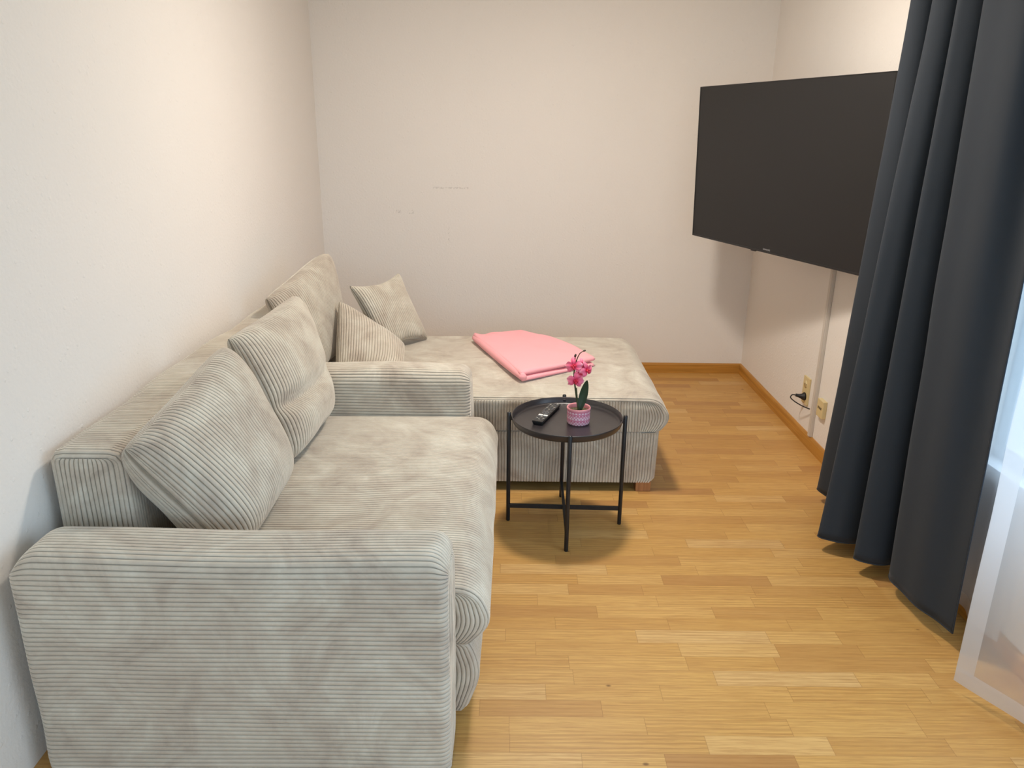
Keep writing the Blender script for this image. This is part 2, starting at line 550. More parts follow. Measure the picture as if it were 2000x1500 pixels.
def lathe(name, prof, mat, parent=None, seg=72, center=(0, 0, 0), smooth=True):
    verts, faces = [], []
    n = len(prof)
    for k in range(seg):
        a = 2 * math.pi * k / seg
        for (r, z) in prof:
            verts.append((center[0] + r * math.cos(a), center[1] + r * math.sin(a), center[2] + z))
    for k in range(seg):
        k2 = (k + 1) % seg
        for i in range(n - 1):
            faces.append((k * n + i, k2 * n + i, k2 * n + i + 1, k * n + i + 1))
    return link_mesh(name, verts, faces, mat, parent, smooth)

def catmull(P, n):
    P = np.asarray(P, float)
    Q = np.vstack([2 * P[0] - P[1], P, 2 * P[-1] - P[-2]])
    out = []
    for i in range(1, len(Q) - 2):
        for k in range(n):
            t = k / n
            out.append(0.5 * ((2 * Q[i]) + (-Q[i - 1] + Q[i + 1]) * t + (2 * Q[i - 1] - 5 * Q[i] + 4 * Q[i + 1] - Q[i + 2]) * t * t + (-Q[i - 1] + 3 * Q[i] - 3 * Q[i + 1] + Q[i + 2]) * t ** 3))
    out.append(P[-1])
    return np.array(out)

# ---------------------------------------------------------------- the room
def struct(o):
    o['kind'] = 'structure'
    return o

T = 0.16
struct(box('floor', (XL - T, YF - T, -0.12), (XR + T, YB + T, 0.0), 'floor'))
struct(box('ceiling', (XL - T, YF - T, ZC), (XR + T, YB + T, ZC + 0.12), 'ceiling'))
struct(box('wall_left', (XL - T, YF - T, 0), (XL, YB + T, ZC), 'wall'))
struct(box('wall_back', (XL, YB, 0), (XR, YB + T, ZC), 'wall_back'))
bm = bmesh.new()
y0, y1, z0, z1 = W1
add_box(bm, (XR, YF - T, 0), (XR + T, YB + T, z0))
add_box(bm, (XR, YF - T, z1), (XR + T, YB + T, ZC))
add_box(bm, (XR, YF - T, z0), (XR + T, y0, z1))
add_box(bm, (XR, y1, z0), (XR + T, YB + T, z1))
struct(from_bm('wall_right', bm, 'wall'))
bm = bmesh.new()
a0, a1, b0, b1 = W2
add_box(bm, (XL, YF - T, 0), (XR, YF, b0))
add_box(bm, (XL, YF - T, b1), (XR, YF, ZC))
add_box(bm, (XL, YF - T, b0), (a0, YF, b1))
add_box(bm, (a1, YF - T, b0), (XR, YF, b1))
struct(from_bm('wall_rear', bm, 'wall'))
# windows: frame with a mullion
bm = bmesh.new()
xf0, xf1 = XR + 0.07, XR + 0.13
for (ya, yb_, za, zb) in ((y0, y1, z0, z0 + 0.06), (y0, y1, z1 - 0.06, z1), (y0, y0 + 0.06, z0 + 0.06, z1 - 0.06), (y1 - 0.06, y1, z0 + 0.06, z1 - 0.06), ((y0 + y1) / 2 - 0.04, (y0 + y1) / 2 + 0.04, z0 + 0.06, z1 - 0.06)):
    add_box(bm, (xf0, ya, za), (xf1, yb_, zb), 0.004, 1)
struct(from_bm('window_1', bm, 'frame'))
struct(box('trim_1', (XR + 0.002, y0, z0), (XR + 0.07, y1, z0 + 0.012), 'frame', bev=0.002))
bm = bmesh.new()
for (xa, xb, za, zb) in ((a0, a1, b0, b0 + 0.06), (a0, a1, b1 - 0.06, b1), (a0, a0 + 0.06, b0 + 0.06, b1 - 0.06), (a1 - 0.06, a1, b0 + 0.06, b1 - 0.06)):
    add_box(bm, (xa, YF - 0.13, za), (xb, YF - 0.07, zb), 0.004, 1)
struct(from_bm('rear_fill_window', bm, 'frame'))  # unseen window, added to bring in cool fill from the rear
# skirting boards with a rounded top edge
def skirting(name, along, lo, hi, mat):
    bm = bmesh.new()
    pr = [(0, 0), (0.015, 0), (0.015, 0.058), (0.012, 0.066), (0.007, 0.0695), (0, 0.0695)]
    rows = []
    for q in (lo, hi):
        row = []
        for (d, z) in pr:
            row.append(bm.verts.new((q, YB - d, z) if along == 'x' else (XR - d, q, z)))
        rows.append(row)
    for i in range(len(pr)):
        j = (i + 1) % len(pr)
        bm.faces.new((rows[0][i], rows[0][j], rows[1][j], rows[1][i]))
    bm.faces.new(rows[0])
    bm.faces.new(rows[1][::-1])
    return struct(from_bm(name, bm, mat))
skirting('baseboard_back', 'x', XL, XR, 'base_x')
skirting('baseboard_right', 'y', YF, YB - 0.015, 'base_y')

# ---------------------------------------------------------------- corduroy surfaces
FR = np.array([0.0, 0.05, 0.12, 0.24, 0.5, 0.76, 0.88, 0.95])
PITCHR = 0.0131
AMP = 0.0048
def rib_h(f):
    return 1 - np.abs(2 * f - 1) ** 4.5

def smooth_noise(nu, nv, cells_u, cells_v, amp, seed):
    r = np.random.default_rng(seed)
    g = r.normal(size=(cells_u + 3, cells_v + 3))
    uu = np.linspace(0, cells_u, nu)
    vv = np.linspace(0, cells_v, nv)
    def cub(a, t):
        i = np.floor(t).astype(int)
        f = t - i
        f = f * f * (3 - 2 * f)
        return a[i] * (1 - f)[:, None] + a[i + 1] * f[:, None]
    a = cub(g, uu)
    b = cub(a.T, vv).T
    return b * amp

def rib_grid(Fn, nu, flip=False, pitch=PITCHR, amp=AMP, seed=0, lump=0.0, cells=(4, 4), wav=0.0, across_len=None, fade=True, constdir=None):
    """Fn(U,Tm)->P with U along a rib and T across the ribs; returns verts (nu x nt) and faces."""
    tt = np.linspace(0, 1, 500)
    us = np.linspace(0.1, 0.9, 5)
    L = np.zeros(len(tt))
    for u in us:
        P = Fn(np.full_like(tt, u), tt)
        d = np.linalg.norm(np.diff(P, axis=0), axis=1)
        L[1:] += np.cumsum(d) / len(us)
    tot = across_len or L[-1]
    N = max(3, int(round(tot / pitch)))
    s_, f_ = [], []
    for k in range(N):
        for f in FR:
            s_.append((k + f) / N)
            f_.append(f)
    s_.append(1.0)
    f_.append(0.0)
    s_, f_ = np.array(s_), np.array(f_)
    if constdir is None:
        tq = np.interp(s_ * L[-1], L, tt)
    else:
        tq = s_
    u = np.linspace(0, 1, nu)
    U, Tm = np.meshgrid(u, tq, indexing='ij')
    if wav:
        w = smooth_noise(nu, len(tq), 3, 5, wav, seed + 50)
        w *= np.sin(np.pi * Tm) ** 0.5
        Tm2 = np.clip(Tm + w, 0, 1)
    else:
        Tm2 = Tm
    P = Fn(U, Tm2)
    if constdir is not None:
        Nn = np.zeros_like(P) + np.array(constdir, float)
    else:
        e = 2e-3
        du = Fn(np.clip(U + e, 0, 1), Tm2) - Fn(np.clip(U - e, 0, 1), Tm2)
        dv = Fn(U, np.clip(Tm2 + e, 0, 1)) - Fn(U, np.clip(Tm2 - e, 0, 1))
        Nn = np.cross(du, dv)
        Nn /= np.linalg.norm(Nn, axis=-1, keepdims=True) + 1e-12
        if flip:
            Nn = -Nn
    h = rib_h(f_)[None, :] * amp * np.ones_like(U)
    if lump:
        fd = np.clip(np.minimum(U, 1 - U) / 0.05, 0, 1) * np.clip(np.minimum(Tm, 1 - Tm) / 0.03, 0, 1)
        h = h + smooth_noise(nu, len(tq), cells[0], cells[1], lump, seed) * fd
    pile = (rib_h(f_)[None, :] * np.ones_like(U)).reshape(-1)
    P = P + Nn * h[..., None]
    nt = len(tq)
    idx = np.arange(nu * nt).reshape(nu, nt)
    q = np.stack([idx[:-1, :-1], idx[1:, :-1], idx[1:, 1:], idx[:-1, 1:]], axis=-1).reshape(-1, 4)
    if flip:
        q = q[:, ::-1]
    return np.hstack([P.reshape(-1, 3), pile[:, None]]), q

def shift(V, e):
    V = V.copy()
    V[:, :3] -= np.array(e.location)
    return V

def merge(parts):
    V, Fc, off = [], [], 0
    for v, f in parts:
        V.append(v)
        Fc.append(np.asarray(f) + off)
        off += len(v)
    return np.vstack(V), np.vstack(Fc)

def round_poly(pts, n=8):
    """open polyline [(a,b,radius)] -> smooth samples"""
    out = [np.array(pts[0][:2], float)]
    for i in range(1, len(pts) - 1):
        p0, p1, p2 = (np.array(pts[j][:2], float) for j in (i - 1, i, i + 1))
        r = pts[i][2]
        d0, d1 = (p0 - p1), (p2 - p1)
        l0, l1 = np.linalg.norm(d0), np.linalg.norm(d1)
        r = min(r, l0 * 0.49, l1 * 0.49)
        a, b = p1 + d0 / l0 * r, p1 + d1 / l1 * r
        for k in range(n + 1):
            t = k / n
            out.append((1 - t) ** 2 * a + 2 * t * (1 - t) * p1 + t * t * b)
    out.append(np.array(pts[-1][:2], float))
    return np.array(out)

class Profile:
    def __init__(self, pts):
        self.p = round_poly(pts)
        d = np.linalg.norm(np.diff(self.p, axis=0), axis=1)
        self.L = np.concatenate([[0], np.cumsum(d)])
        self.L /= self.L[-1]
    def at(self, t):
        return np.interp(t, self.L, self.p[:, 0]), np.interp(t, self.L, self.p[:, 1])
    def nrm(self, t):
        e = 0.004
        a1, b1 = self.at(np.clip(t + e, 0, 1))
        a0_, b0_ = self.at(np.clip(t - e, 0, 1))
        da, db = a1 - a0_, b1 - b0_
        l = np.hypot(da, db) + 1e-12
        return -db / l, da / l      # left normal of the travel direction

def edge_inset(d, r):
    d = np.clip(d, 0, r)
    return r - np.sqrt(np.maximum(r * r - (r - d) ** 2, 0))

def loft(axis, c0, c1, prof, ribs, ra=0.02, rz=(0.02, 0.02), nalong=60, seed=0, lump=0.0015, crown=None, wav=0.0, cells=(4, 6)):
    """axis 'x': profile is (y,z) ; axis 'y': profile is (x,z). ribs 'axis' or 'profile'."""
    pr = Profile(prof)
    def place(A, T):
        a, b = pr.at(T)
        na, nb = pr.nrm(T)
        d0, d1 = np.abs(A - c0), np.abs(c1 - A)
        ea = edge_inset(np.minimum(d0, d1), ra)
        ez = edge_inset(d0, rz[0]) + edge_inset(d1, rz[1])
        a = a - na * ea
        b = b - np.maximum(nb, 0) * ez
        if crown is not None:
            b = b + crown(A, a, b)
        return np.stack([A, a, b], -1) if axis == 'x' else np.stack([a, A, b], -1)
    # denser stations near both ends
    def st(u):
        return c0 + (c1 - c0) * (0.5 - 0.5 * np.cos(np.pi * u)) * 0.96 + (c1 - c0) * u * 0.04
    if ribs == 'axis':
        Fn = lambda U, T: place(st(U), T)
    else:
        Fn = lambda U, T: place(c0 + (c1 - c0) * T, U)
    P0 = Fn(np.array([0.5, 0.51]), np.array([0.5, 0.5]))
    # orientation: the left normal of the profile must point outwards
    V, Fc = rib_grid(Fn, nalong, False, seed=seed, lump=lump, cells=cells, wav=wav)
    return (Fn, pr, place), V, Fc

def orient_out(V, Fc, centre, Pbase=None):
    return V, Fc

def cap(axis, side, pos, prof, zb, ra, rz, rows=34, seed=0, dome=0.004, lump=0.002, crown=None, wav=0.0):
    """flat end panel with upright ribs. side -1 / +1 = outward direction along axis"""
    pr = Profile(prof)
    t = np.linspace(0, 1, 600)
    a, b = pr.at(t)
    na, nb = pr.nrm(t)
    a = a - na * (ra - AMP * 0.85)
    b = b - np.maximum(nb, 0) * (rz - AMP * 0.85)
    if crown is not None:
        b = b + crown(np.full_like(a, pos), a, b)
    k = int(np.argmax(b))
    zt = b[k] - 0.0005
    # a flat top has many highest points: take the outermost ones on each side
    top = np.where(b > b[k] - 0.0012)[0]
    kl, kr = top[0], top[-1]
    lz, la = b[:kl + 1], a[:kl + 1]
    rz_, ra_ = b[kr:][::-1], a[kr:][::-1]
    lz = np.maximum.accumulate(lz)
    rz_ = np.maximum.accumulate(rz_)
    def Fn(U, T):
        z = zb + (zt - zb) * np.sin(U * np.pi / 2) ** 0.9
        x0_, x1_ = np.interp(z, lz, la), np.interp(z, rz_, ra_)
        lo_, hi_ = a.min(), a.max()
        X0 = lo_ + (hi_ - lo_) * T
        m_ = min(0.13, (hi_ - lo_) * 0.45)
        x = np.where(X0 > hi_ - m_, (hi_ - m_) + (X0 - hi_ + m_) * (x1_ - hi_ + m_) / m_, X0)
        x = np.where(X0 < lo_ + m_, (lo_ + m_) - (lo_ + m_ - X0) * (lo_ + m_ - x0_) / m_, x)
        dm = dome * np.clip(4 * T * (1 - T), 0, 1) * np.clip(4 * U * (1 - U), 0, 1) ** 0.5
        p = pos + side * dm
        return np.stack([p, x, z], -1) if axis == 'x' else np.stack([x, p, z], -1)
    width = abs(a.max() - a.min())
    cd = (side, 0, 0) if axis == 'x' else (0, side, 0)
    V, Fc = rib_grid(Fn, rows, False, seed=seed, lump=lump, across_len=width, constdir=cd, wav=wav)
    return V, Fc

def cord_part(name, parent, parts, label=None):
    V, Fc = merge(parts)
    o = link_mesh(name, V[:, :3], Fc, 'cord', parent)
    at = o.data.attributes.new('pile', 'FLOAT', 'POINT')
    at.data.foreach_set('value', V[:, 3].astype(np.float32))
    bm = bmesh.new()
    bm.from_mesh(o.data)
    bmesh.ops.recalc_face_normals(bm, faces=bm.faces)
    bm.to_mesh(o.data)
    bm.free()
    if label:
        o['label'] = label
    return o

sofa = thing('corner_sofa', 'large beige corduroy corner sofa with two armrests and a chaise, along the left wall', 'sofa', (-0.6, 2.9, 0))
rel = shift
def part(name, pieces, label=None):
    return cord_part(name, sofa, [(rel(v, sofa), f) for v, f in pieces], label)

# --- armrests: profile in (y, z), travelling up the far side, over, and down the near side so that the left normal points out
def armrest(x0, x1, ya, yb, zt, rz, seed, zb=0.035):
    prof = [(ya, zb, 0), (ya, zt, 0.062), (yb, zt, 0.062), (yb, zb, 0)]
    def crown(A, a, b):
        return 0.004 * np.sin(A * 7.0 + seed) * np.clip((b - zt + 0.1) / 0.1, 0, 1)
    _, V, Fc = loft('x', x0, x1, prof, 'axis', 0.022, rz, 110, seed, 0.0016, crown, cells=(5, 9), wav=0.0015)
    pcs = [(V, Fc)]
    for side, pos, r in ((-1, x0, rz[0]), (1, x1, rz[1])):
        pcs.append(cap('x', side, pos, prof, zb, 0.022, r, seed=seed + side, dome=0.006, crown=crown))
    return part('armrest', pcs)
armrest(-1.183, -0.146, 1.572, 1.762, 0.625, (0.064, 0.045), 3, 0.008)
armrest(-1.10, -0.170, 3.045, 3.222, 0.628, (0.06, 0.045), 5)

# --- backrest: profile in (x, z)
bprof = [(-1.205, 0.05, 0), (-1.205, 0.785, 0.035), (-1.012, 0.785, 0.045), (-1.012, 0.05, 0)]
def bcrown(A, a, b):
    return (0.006 * np.sin(A * 5.3) + 0.004 * np.sin(A * 13.0 + 1)) * np.clip((b - 0.7) / 0.08, 0, 1) - 0.010 * np.clip((A - 2.6), 0, 2) * np.clip((b - 0.7) / 0.08, 0, 1)
_, V, Fc = loft('y', 1.845, 4.30, bprof, 'profile', 0.018, (0.02, 0.02), 70, 8, 0.0014, bcrown, cells=(4, 16))
part('backrest', [(V, Fc), cap('y', -1, 1.845, bprof, 0.05, 0.018, 0.02, seed=4, dome=0.006, crown=bcrown), cap('y', 1, 4.30, bprof, 0.05, 0.018, 0.02, seed=6, crown=bcrown)])

# --- seat and its base
sprof = [(-1.01, 0.262, 0), (-1.01, 0.428, 0.02), (-0.085, 0.434, 0.075), (-0.040, 0.325, 0.05), (-0.100, 0.262, 0.02), (-0.14, 0.260, 0)]
def scrown(A, a, b):
    k = np.clip((b - 0.36) / 0.07, 0, 1)
    return k * 0.012 * np.sin(np.clip((A - 1.765) / 1.28, 0, 1) * math.pi) ** 0.5 * np.clip((-0.08 - a) / 0.2, 0, 1)
_, V, Fc = loft('y', 1.765, 3.043, sprof, 'profile', 0.014, (0.015, 0.015), 90, 12, 0.0016, scrown, cells=(8, 10))
part('seat', [(V, Fc), cap('y', -1, 1.765, sprof, 0.264, 0.014, 0.015, seed=9, dome=0.004, lump=0.003, crown=scrown, wav=0.012)])
sbprof = [(-1.0, 0.035, 0), (-1.0, 0.262, 0.01), (-0.105, 0.264, 0.03), (-0.070, 0.16, 0.10), (-0.115, 0.035, 0.02), (-0.15, 0.033, 0)]
_, V, Fc = loft('y', 1.770, 3.04, sbprof, 'profile', 0.014, (0.01, 0.01), 60, 14, 0.002)
part('seat_base', [(V, Fc), cap('y', -1, 1.770, sbprof, 0.036, 0.014, 0.01, seed=19, dome=0.003, lump=0.003, wav=0.012)])

# --- chaise and its base
cprof = [(-1.0, 0.300, 0), (-1.0, 0.452, 0.02), (0.672, 0.456, 0.085), (0.730, 0.362, 0.06), (0.675, 0.296, 0.03), (0.60, 0.294, 0)]
def ccrown(A, a, b):
    k = np.clip((b - 0.38) / 0.07, 0, 1)
    return k * (0.010 * np.sin(np.clip((A - 3.225) / 1.05, 0, 1) * math.pi) ** 0.5 * np.clip((0.66 - a) / 0.2, 0, 1))
_, V, Fc = loft('y', 3.228, 4.295, cprof, 'profile', 0.014, (0.014, 0.03), 110, 22, 0.002, ccrown, cells=(9, 8))
part('chaise_seat', [(V, Fc), cap('y', -1, 3.228, cprof, 0.302, 0.014, 0.014, seed=29, dome=0.006, lump=0.002, crown=ccrown, wav=0.002), cap('y', 1, 4.295, cprof, 0.302, 0.014, 0.03, seed=31, crown=ccrown)])
cbprof = [(-1.0, 0.045, 0), (-1.0, 0.300, 0.01), (0.678, 0.302, 0.012), (0.672, 0.045, 0.030), (0.62, 0.043, 0)]
_, V, Fc = loft('y', 3.236, 4.28, cbprof, 'profile', 0.012, (0.01, 0.01), 70, 24, 0.0015)
part('chaise_base', [(V, Fc), cap('y', -1, 3.236, cbprof, 0.045, 0.012, 0.01, seed=33, dome=0.004, lump=0.002, wav=0.002), cap('y', 1, 4.28, cbprof, 0.045, 0.012, 0.01, seed=35)])
# seam piping along the chaise front and the seat end
def piping(pts, r=0.0028):
    v, f = tube_data(catmull(pts, 10), r, 8)
    return v, f
# feet
ex, ey, ez = sofa.location
for (fx, fy) in ((0.625, 3.262), (0.625, 4.20), (-0.90, 4.20), (-1.10, 1.60), (-0.24, 1.60), (-0.24, 3.10), (-0.90, 3.26)):
    bm = bmesh.new()
    zt = 0.050 if fx > 0 or fy > 3.2 else 0.04
    add_box(bm, (fx - 0.035 - ex, fy - 0.030 - ey, 0), (fx + 0.035 - ex, fy + 0.030 - ey, zt), 0.003, 2) if fy > 1.7 else add_box(bm, (fx - 0.035 - ex, fy + 0.04 - ey, 0), (fx + 0.035 - ex, fy + 0.09 - ey, 0.012), 0.002, 1)
    o = from_bm('leg', bm, 'foot', sofa)

# ---------------------------------------------------------------- cushions
def cushion(name, label, NT_, FT_, FB_, NB_, thick, seed, group, front=(1, 0, 0), crease=None, pinch=0.045, droop=0.0, fbul=1.0, bbul=0.75, expo=0.40, rc_=0.09, rcf=0.0):
    c = [np.array(p, float) for p in (NT_, FT_, FB_, NB_)]
    ctr = sum(c) / 4
    n0 = np.cross(c[1] - c[0], c[3] - c[0])
    n0 /= np.linalg.norm(n0)
    if n0 @ np.array(front) < 0:
        n0 = -n0
    def side(sgn, bulge):
        def Fn(U, Tt):
            # U runs down the cushion (along a rib), T across
            u = U[..., None]
            t = Tt[..., None]
            # edges pulled in between the corners
            tu = (Tt - 0.5) * 2
            uu = (U - 0.5) * 2
            k1 = 1 - pinch * (1 - uu ** 2) * np.abs(tu) ** 3
            k2 = 1 - pinch * (1 - tu ** 2) * np.abs(uu) ** 3
            kc = 1 - rc_ * (np.abs(tu) ** 4) * (np.abs(uu) ** 4)
            kc = kc * (1 - rcf * np.clip(tu, 0, 1) ** 3 * np.clip(-uu, 0, 1) ** 3)
            t2 = (0.5 + 0.5 * tu * k1 * kc)[..., None]
            u2 = (0.5 + 0.5 * uu * k2 * kc)[..., None]
            P = (c[0] * (1 - t2) + c[1] * t2) * (1 - u2) + (c[3] * (1 - t2) + c[2] * t2) * u2
            w = (np.clip(1 - np.abs(tu) ** 3.0, 0, 1) * np.clip(1 - np.abs(uu) ** 3.0, 0, 1)) ** expo
            # heavier towards the bottom
            w = w * (0.86 + 0.22 * U)
            if crease is not None and sgn > 0:
                cu, cd, cw = crease
                w = w - cd * np.exp(-((U - cu - 0.05 * np.sin(Tt * 3)) / cw) ** 2) * np.clip(1.25 - Tt, 0.1, 1) * np.clip(1 - np.abs(tu) ** 4, 0, 1)
            return P + n0 * (sgn * thick * bulge * w)[..., None]
        return Fn
    parts_ = []
    for sgn, bl in ((1, fbul), (-1, bbul)):
        V, Fc = rib_grid(side(sgn, bl), 84, sgn * 1 < 0, seed=seed + (sgn > 0), lump=0.0022, cells=(4, 6), wav=0.004)
        # make sure ribs rise outwards
        parts_.append((V, Fc))
    e = thing(name, label, 'cushion', tuple(ctr - np.array([0, 0, 0])), group=group)
    V, Fc = merge([(shift(v, e), f) for v, f in parts_])
    o = cord_part('cushion_cover', e, [(V, Fc)])
    # piped seam all round
    ring = []
    Fn = side(1, 0.0)
    k = 24
    for q in range(k):
        ring.append((0.0, q / k))
    for q in range(k):
        ring.append((q / k, 1.0))
    for q in range(k):
        ring.append((1.0, 1 - q / k))
    for q in range(k):
        ring.append((1 - q / k, 0.0))
    ring.append((0.0, 0.0))
    R_ = Fn(np.array([r[0] for r in ring]), np.array([r[1] for r in ring])) - np.array(e.location)
    v, f = tube_data(R_, 0.0042, 8, False)
    link_mesh('seam', v, f, 'cord', e)
    return e

def orient_check():
    pass

G3 = 'loose back cushions leaning on the sofa backrest'
cushion('back_cushion', 'large striped corduroy back cushion nearest the viewer, behind the near armrest', (-1.000, 1.815, 0.800), (-0.965, 2.46, 0.905), (-0.760, 2.37, 0.465), (-0.752, 1.85, 0.465), 0.160, 60, G3, rc_=0.05, expo=0.36, fbul=0.88, bbul=0.86)
cushion('back_cushion', 'large corduroy back cushion with a crease across its middle, in front of the far armrest', (-0.985, 2.575, 0.895), (-0.900, 3.14, 0.935), (-0.765, 3.01, 0.455), (-0.785, 2.49, 0.455), 0.120, 62, G3, rc_=0.04, crease=(0.60, 0.42, 0.07))
cushion('back_cushion', 'tall corduroy back cushion on the chaise in the far corner', (-1.085, 3.33, 0.870), (-0.940, 3.94, 1.015), (-0.915, 4.02, 0.47), (-0.945, 3.42, 0.475), 0.085, 64, G3, rc_=0.04, expo=0.30, rcf=0.08)
G2 = 'small throw cushions at the chaise corner'
cushion('throw_cushion', 'small corduroy throw cushion just behind the middle armrest, in front of the other small one', (-0.850, 3.75, 0.765), (-0.55, 3.80, 0.53), (-0.53, 3.52, 0.475), (-0.82, 3.47, 0.475), 0.085, 66, G2, front=(0.5, -0.8, 0.3), pinch=0.0, rc_=0.0)
cushion('throw_cushion', 'small square corduroy throw cushion with a pointed corner, furthest back on the chaise', (-0.825, 3.90, 0.815), (-0.620, 4.20, 0.830), (-0.470, 4.17, 0.470), (-0.68, 3.86, 0.475), 0.065, 68, G2, front=(0.8, -0.6, 0.2), pinch=0.17, rc_=0.0)

# ---------------------------------------------------------------- folded pink blanket on the chaise
bl = thing('folded_blanket', 'light pink blanket folded flat, lying on the chaise behind the round table', 'blanket', (0.08, 3.825, 0.468))
A_, B_, C_, D_ = (np.array(p) for p in ((-0.205, 4.14), (0.055, 3.43), (0.425, 3.69), (0.055, 4.245)))
def quad(s_, t_, bulge=0.0):
    # s along A->B (left fold), t from the left fold to the right
    p = (A_ * (1 - s_) + B_ * s_) * (1 - t_) + (D_ * (1 - s_) + C_ * s_) * t_
    out = np.array([0.75, 0.65])
    return p + out * bulge * math.sin(math.pi * s_) * t_
def blanket_layer(z0_, z1_, s0, s1, t0, t1, seed, left_round=True, lift=0.0):
    nS, nT = 60, 48
    r = smooth_noise(nS + 1, nT + 1, 6, 5, 0.0030, seed)
    th = (z1_ - z0_) / 2
    zc = (z0_ + z1_) / 2
    ring = 10
    verts, faces = [], []
    # top and bottom sheets with rounded rim
    def P(i, j, sgn):
        s_ = s0 + (s1 - s0) * i / nS
        t_ = t0 + (t1 - t0) * j / nT
        p = quad(s_, t_, 0.055)
        d = min(i / nS * 0.75, (1 - i / nS) * 0.75, j / nT * 0.42, (1 - j / nT) * 0.42)
        k = math.sqrt(max(0.0, 1 - (1 - min(1, d / (th * 1.0 + 0.001))) ** 2))
        return (p[0] - 0.08, p[1] - 3.85, zc + sgn * th * k + (r[i, j] * k if sgn > 0 else 0) + lift * (j / nT) * k - 0.465)
    for sgn in (1, -1):
        for i in range(nS + 1):
            for j in range(nT + 1):
                verts.append(P(i, j, sgn))
    off = (nS + 1) * (nT + 1)
    g = lambda i, j: i * (nT + 1) + j
    for i in range(nS):
        for j in range(nT):
            faces.append((g(i, j), g(i + 1, j), g(i + 1, j + 1), g(i, j + 1)))
            faces.append((off + g(i, j), off + g(i, j + 1), off + g(i + 1, j + 1), off + g(i + 1, j)))
    return verts, faces
lay = []
for args in ((0.4665, 0.4865, 0.0, 1.0, 0.0, 1.0, 1), (0.487, 0.4955, 0.02, 0.965, 0.03, 0.93, 2), (0.493, 0.5145, -0.005, 0.985, -0.005, 1.02, 3)):
    lay.append(blanket_layer(*args))
names = ('lower_fold', 'inner_fold', 'upper_fold')
for (v, f), nm in zip(lay, names):
    o = link_mesh(nm, v, f, 'pink', bl)
    b_ = bmesh.new()
    b_.from_mesh(o.data)
    bmesh.ops.remove_doubles(b_, verts=b_.verts, dist=0.0002)
    bmesh.ops.recalc_face_normals(b_, faces=b_.faces)
    b_.to_mesh(o.data)
    b_.free()
    o.data.polygons.foreach_set('use_smooth', [True] * len(o.data.polygons))
# the smooth turn of the cloth along the left side, rolled over at its near end
path = []
for k in range(40):
    s_ = k / 39
    p = quad(s_, 0.0)
    path.append((p[0] - 0.08 + 0.010, p[1] - 3.85 + 0.004, 0.4905 - 0.465))
v, f = tube_data(path, [0.0235 * (0.55 + 0.45 * math.sin(math.pi * min(1, max(0, (k + 2) / 42)) ) ** 0.4) for k in range(40)], 14)
link_mesh('side_fold', v, f, 'pink', bl)

# ---------------------------------------------------------------- round tray table
TX, TY = 0.236, 2.932
tb = thing('tray_table', 'small round black metal tray table on four rods in front of the chaise', 'side table', (TX, TY, 0))
pr = [(0.0, 0.4575), (0.212, 0.4575), (0.2175, 0.459), (0.2225, 0.4655), (0.2265, 0.484), (0.2268, 0.4875), (0.2250, 0.4885), (0.2232, 0.4875), (0.2195, 0.4690), (0.2155, 0.4630), (0.210, 0.4612), (0.0, 0.4612)]
lathe('tray', pr, 'tray', tb, 128)
LR = 0.2375
for ang in (-91, -3, 89, 177):
    a = math.radians(ang)
    lx, ly = LR * math.cos(a), LR * math.sin(a)
    leg = tube('leg', [(lx, ly, 0.0), (lx, ly, 0.003), (lx, ly, 0.491), (lx, ly, 0.4945), (lx, ly, 0.4960)], [0.0075, 0.0085, 0.0085, 0.0068, 0.003], 'black', tb, 20)
    bm = bmesh.new()
    add_box(bm, (0.219, -0.006, 0.462), (LR, 0.006, 0.478), 0.001, 1, Matrix.Rotation(a, 4, 'Z'))
    from_bm('clip', bm, 'black', leg)
for ang in (-91, -2):
    a = math.radians(ang)
    bm = bmesh.new()
    zz = 0.072 if ang == -2 else 0.0718
    add_box(bm, (-LR, -0.006, zz - 0.0085), (LR, 0.006, zz + 0.0085), 0.001, 1, Matrix.Rotation(a, 4, 'Z'))
    from_bm('crossbar', bm, 'black', tb)

# ---------------------------------------------------------------- orchid in its pot
PX, PY, PZ = 0.281, 2.921, 0.4612
orc = thing('potted_orchid', 'pink artificial orchid with one leaf in a patterned pink pot on the black tray', 'plant', (PX, PY, PZ))
pot = lathe('pot', [(0.0, 0.0), (0.041, 0.0), (0.0445, 0.002), (0.0462, 0.008), (0.0470, 0.030), (0.0474, 0.058), (0.0476, 0.0605), (0.0482, 0.0635), (0.0478, 0.0675), (0.0460, 0.0695), (0.0440, 0.0680), (0.0432, 0.055), (0.0430, 0.045)], 'pot', orc, 96)
lathe('pot_rim', [(0.0484, 0.0618), (0.0488, 0.0660), (0.0470, 0.0702), (0.0448, 0.0700), (0.0430, 0.0660), (0.0430, 0.050)], 'pot_in', pot, 96)
# moss surface
n = 20
vs, fs = [], []
for i in range(n + 1):
    for j in range(48):
        r = 0.0433 * i / n
        a = 2 * math.pi * j / 48
        vs.append((r * math.cos(a), r * math.sin(a), 0.052 + 0.004 * math.sin(r * 300 + j) * (1 - i / n) + random.uniform(-0.0015, 0.0015)))
for i in range(n):
    for j in range(48):
        fs.append((i * 48 + j, (i + 1) * 48 + j, (i + 1) * 48 + (j + 1) % 48, i * 48 + (j + 1) % 48))
link_mesh('moss', vs, fs, 'soil', orc)
